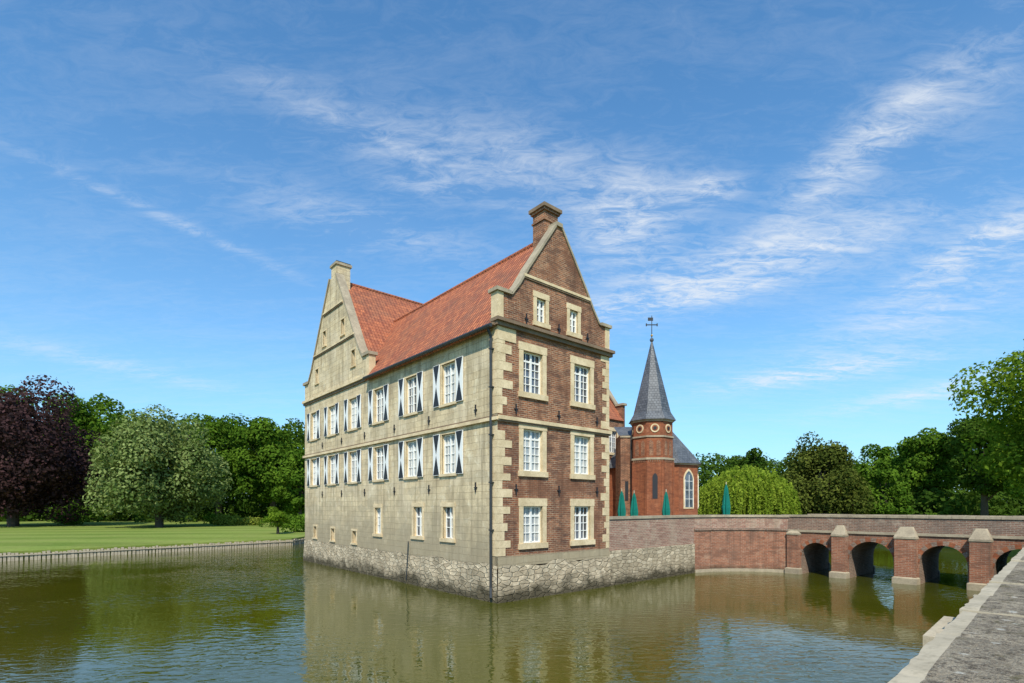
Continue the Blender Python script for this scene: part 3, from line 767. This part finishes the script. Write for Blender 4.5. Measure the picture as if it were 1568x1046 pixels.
def willow(px0,px1,ytop,Y,seed):
    rng=np.random.default_rng(seed); x,_=at((px0+px1)/2,Y); Wd=(px1-px0)/F0*Y; H=EYE+(HY-ytop)/F0*Y-1; e=empty('weeping_willow_tree',(x,Y,1))
    P_=[];Tn=[]
    for s_ in range(1100):
        a_=rng.uniform(0,2*math.pi); r0=math.sqrt(rng.random())*Wd/2*(.9+.12*math.sin(a_*5)); 
        zt=H*(1-.42*(r0/(Wd/2))**2.2)*rng.uniform(.82,1.0)+rng.normal(0,.12)
        Ld=rng.uniform(.35,1.0)*zt*.95; m_=int(Ld/.11)+3
        k=np.arange(m_)/m_; zz=zt-Ld*k; rr_=r0+.5*np.sqrt(k)
        P_.append(np.stack([np.cos(a_)*rr_+rng.normal(0,.05,m_),np.sin(a_)*rr_+rng.normal(0,.05,m_),zz],1)); Tn.append(np.full(m_,rng.uniform(.1,.9)))
    pos=np.concatenate(P_); tn=np.concatenate(Tn)+rng.normal(0,.12,len(pos)); ok=pos[:,2]>.2
    pos=pos[ok];tn=tn[ok]; nr=rng.normal(size=(len(pos),3))*np.array([1,1,.4])
    link(bpy.data.objects.new('crown',leaves_mesh('willow_crown',pos,nr,rng.uniform(.13,.22,len(pos)),tn,'willow',1.9)),e)
    q=MB(); q.cone((0,0,-.3),(0,0,H*.5),.4,.28,10,'bark')
    for i in range(8):
        a_=i*math.pi/4; q.cone((0,0,H*.45),(math.cos(a_)*Wd*.3,math.sin(a_)*Wd*.3,H*.82),.16,.04,6,'bark')
    q.build('trunk_and_limbs',e)
willow(1070,1214,712,60,21)
def mass(name,segs,n,size,mat,seed):
    rng=np.random.default_rng(seed); lob=[]
    for (px0,px1,yt0,yt1,Y0,Y1,step) in segs:
        k=px0
        while k<px1:
            f_=(k-px0)/(px1-px0); Y=Y0+(Y1-Y0)*rng.random(); x,_=at(k+rng.uniform(-8,8),Y); H=EYE+(HY-(yt0+(yt1-yt0)*f_)+rng.uniform(-14,6))/F0*Y
            z=1.5
            while z<H-1:
                r_=rng.uniform(2.2,3.6)*Y/110; lob.append((x+rng.normal(0,1.5),Y+rng.normal(0,2),min(z+rng.uniform(0,1.5),H-r_*.7),r_,r_,r_*.8)); z+=r_*1.1
            k+=step
    pos,nr,sz,ti_=lobes_leaves(lob,n,size,rng); link(bpy.data.objects.new(name,leaves_mesh(name,pos,nr,sz,ti_,mat)))
mass('distant_woodland_foliage',[(-150,470,632,648,120,140,14),(-100,470,740,745,100,112,12)],60000,.6,'dark',31)
mass('distant_tree_line_foliage',[(1060,1400,698,700,135,150,12),(1380,1700,688,680,110,130,14),(1040,1700,750,750,95,110,12)],60000,.6,'dark',32)
def shrubs(name,lst,mat,seed,size=.22):
    rng=np.random.default_rng(seed); lob=[]
    for px,Y,r_ in lst:
        x,_=at(px,Y)
        for j in range(3): lob.append((x+rng.normal(0,r_*.5),Y+rng.normal(0,r_*.4),1+r_*.4,r_*.8,r_*.8,r_*.7))
    pos,nr,sz,ti_=lobes_leaves(lob,len(lst)*900,size,rng); ok=pos[:,2]>.8
    link(bpy.data.objects.new(name,leaves_mesh(name,pos[ok],nr[ok],sz[ok],ti_[ok],mat)))
shrubs('flowering_shrubs',[(346,85,1.6),(362,84,1.5),(378,85,1.3),(392,84,1.2),(1385,88,1.3),(1400,88,1.4),(1412,88,1.2)],'yellow',41)
shrubs('green_shrubs',[(430,78,1.6),(445,76,1.8),(460,74,1.8),(105,86,1.6),(330,90,1.8),(1430,92,1.8),(1340,84,2),(100,92,2),(455,64,1.2)],'green',42)
# ================================================================= LIGHT / SKY
sd=Vector((-.06,-1.0,0)).normalized(); EL=math.radians(47)
sv=Vector((sd.x*math.cos(EL),sd.y*math.cos(EL),math.sin(EL)))
sl_=bpy.data.lights.new('sun','SUN'); sl_.energy=5.0; sl_.angle=math.radians(.5); sl_.color=(1,.94,.82)
so=bpy.data.objects.new('sun',sl_); so.rotation_euler=sv.to_track_quat('Z','Y').to_euler(); link(so)
wd=bpy.data.worlds.new('World'); scene.world=wd; wd.use_nodes=True
t=NT(wd.node_tree); bg=t.n['Background']; out=t.n['World Output']
sky=t.new('ShaderNodeTexSky',sky_type='NISHITA'); sky.sun_disc=False; sky.sun_elevation=EL; sky.sun_rotation=math.atan2(sd.x,sd.y)
sky.air_density=1.0; sky.dust_density=.4; sky.ozone_density=1.5
D=t.vmath('NORMALIZE',t.new('ShaderNodeTexCoord').outputs['Generated'])
sp=t.new('ShaderNodeSeparateXYZ'); t.l.new(D,sp.inputs[0])
zpos=t.math('MAXIMUM',sp.outputs[2],0.0)
skyc=t.mix(1.0,sky.outputs[0],(.72,1.36,1.68,1),'MULTIPLY')
haze=t.math('MULTIPLY',t.math('EXPONENT',t.math('MULTIPLY',zpos,-5.0)),.72)
skyc=t.mix(haze,skyc,(3.9,5.0,5.9,1))
t.l.new(skyc,bg.inputs[0]); bg.inputs[1].default_value=.130
den=t.math('ADD',zpos,.10)
cb=t.new('ShaderNodeCombineXYZ'); t.l.new(t.math('DIVIDE',sp.outputs[0],den),cb.inputs[0]); t.l.new(t.math('DIVIDE',sp.outputs[1],den),cb.inputs[1])
def streak(rot,scl,scale,det,rough,dist):
    mp=t.new('ShaderNodeMapping'); t.l.new(cb.outputs[0],mp.inputs[0]); mp.inputs['Rotation'].default_value=(0,0,math.radians(rot)); mp.inputs['Scale'].default_value=scl
    return t.noise(mp.outputs[0],scale,det,rough,dist)
n1=streak(16,(.7,2.6,1),2.4,7,.66,.7); n2=streak(35,(1,2.2,1),11,5,.72,1.0)
nn=t.math('ADD',t.math('MULTIPLY',n1,.55),t.math('MULTIPLY',n2,.45))
def dirv(px,py): return Vector(((px-CX)/F0,1,(HY-py)/F0)).normalized()
blobs=[(1150,405,260,42,6,1.0),(1320,225,170,38,33,1.0),(1240,572,160,14,2,1.0),(790,250,190,55,-8,.5),(1090,290,42,20,-10,1.0),(270,340,190,9,-14,.45),(1500,375,140,26,30,1.0),(960,345,80,60,0,1.0),(560,345,180,32,-6,.4),(1000,462,150,16,4,.9),(1420,470,280,55,22,.5),(1450,595,220,14,8,.8),(560,205,180,30,-12,.3),(650,285,60,16,0,.5),(180,560,180,12,-8,.4),(1500,130,150,60,30,.25)]
tot=None
for px,py,a_,b_,ang,st in blobs:
    c0=dirv(px,py); an=math.radians(ang)
    va=dirv(px+a_*math.cos(an),py-a_*math.sin(an))-c0; vb=dirv(px+b_*math.sin(an),py+b_*math.cos(an))-c0
    rel=t.vmath('SUBTRACT',D,tuple(c0))
    xa=t.vmath('DOT_PRODUCT',rel,tuple(va/va.length_squared)); xb=t.vmath('DOT_PRODUCT',rel,tuple(vb/vb.length_squared))
    r2=t.math('ADD',t.math('MULTIPLY',xa,xa),t.math('MULTIPLY',xb,xb))
    g_=t.math('MULTIPLY',t.math('EXPONENT',t.math('MULTIPLY',r2,-1.0)),st)
    tot=g_ if tot is None else t.math('ADD',tot,g_)
tot=t.math('MINIMUM',tot,1.1)
dens=t.math('MULTIPLY',t.maprange(nn,.42,.62),tot)
veil=t.math('MULTIPLY',t.maprange(nn,.45,.66),.12)
veil2=t.math('MULTIPLY',tot,.11)
dens=t.math('ADD',t.math('ADD',dens,veil),veil2,clamp=True)
bg2=t.new('ShaderNodeBackground'); bg2.inputs[0].default_value=(.84,.89,.95,1); bg2.inputs[1].default_value=1.0
ms=t.new('ShaderNodeMixShader'); t.l.new(t.math('MULTIPLY',dens,.8),ms.inputs[0]); t.l.new(bg.outputs[0],ms.inputs[1]); t.l.new(bg2.outputs[0],ms.inputs[2])
t.l.new(ms.outputs[0],out.inputs[0])
# ================================================================= CAMERA
zx,zy,zf=ZOOM if ZOOM else (CX,523,1)
cd=bpy.data.cameras.new('camera'); cd.sensor_width=36; cd.lens=36*F0/1568*zf; cd.shift_x=(zx-CX)*zf/1568; cd.shift_y=(HY-zy)*zf/1568; cd.clip_end=6000; cd.clip_start=.05
co=bpy.data.objects.new('camera',cd); co.location=(0,0,EYE); co.rotation_euler=(math.pi/2,0,0); link(co); scene.camera=co
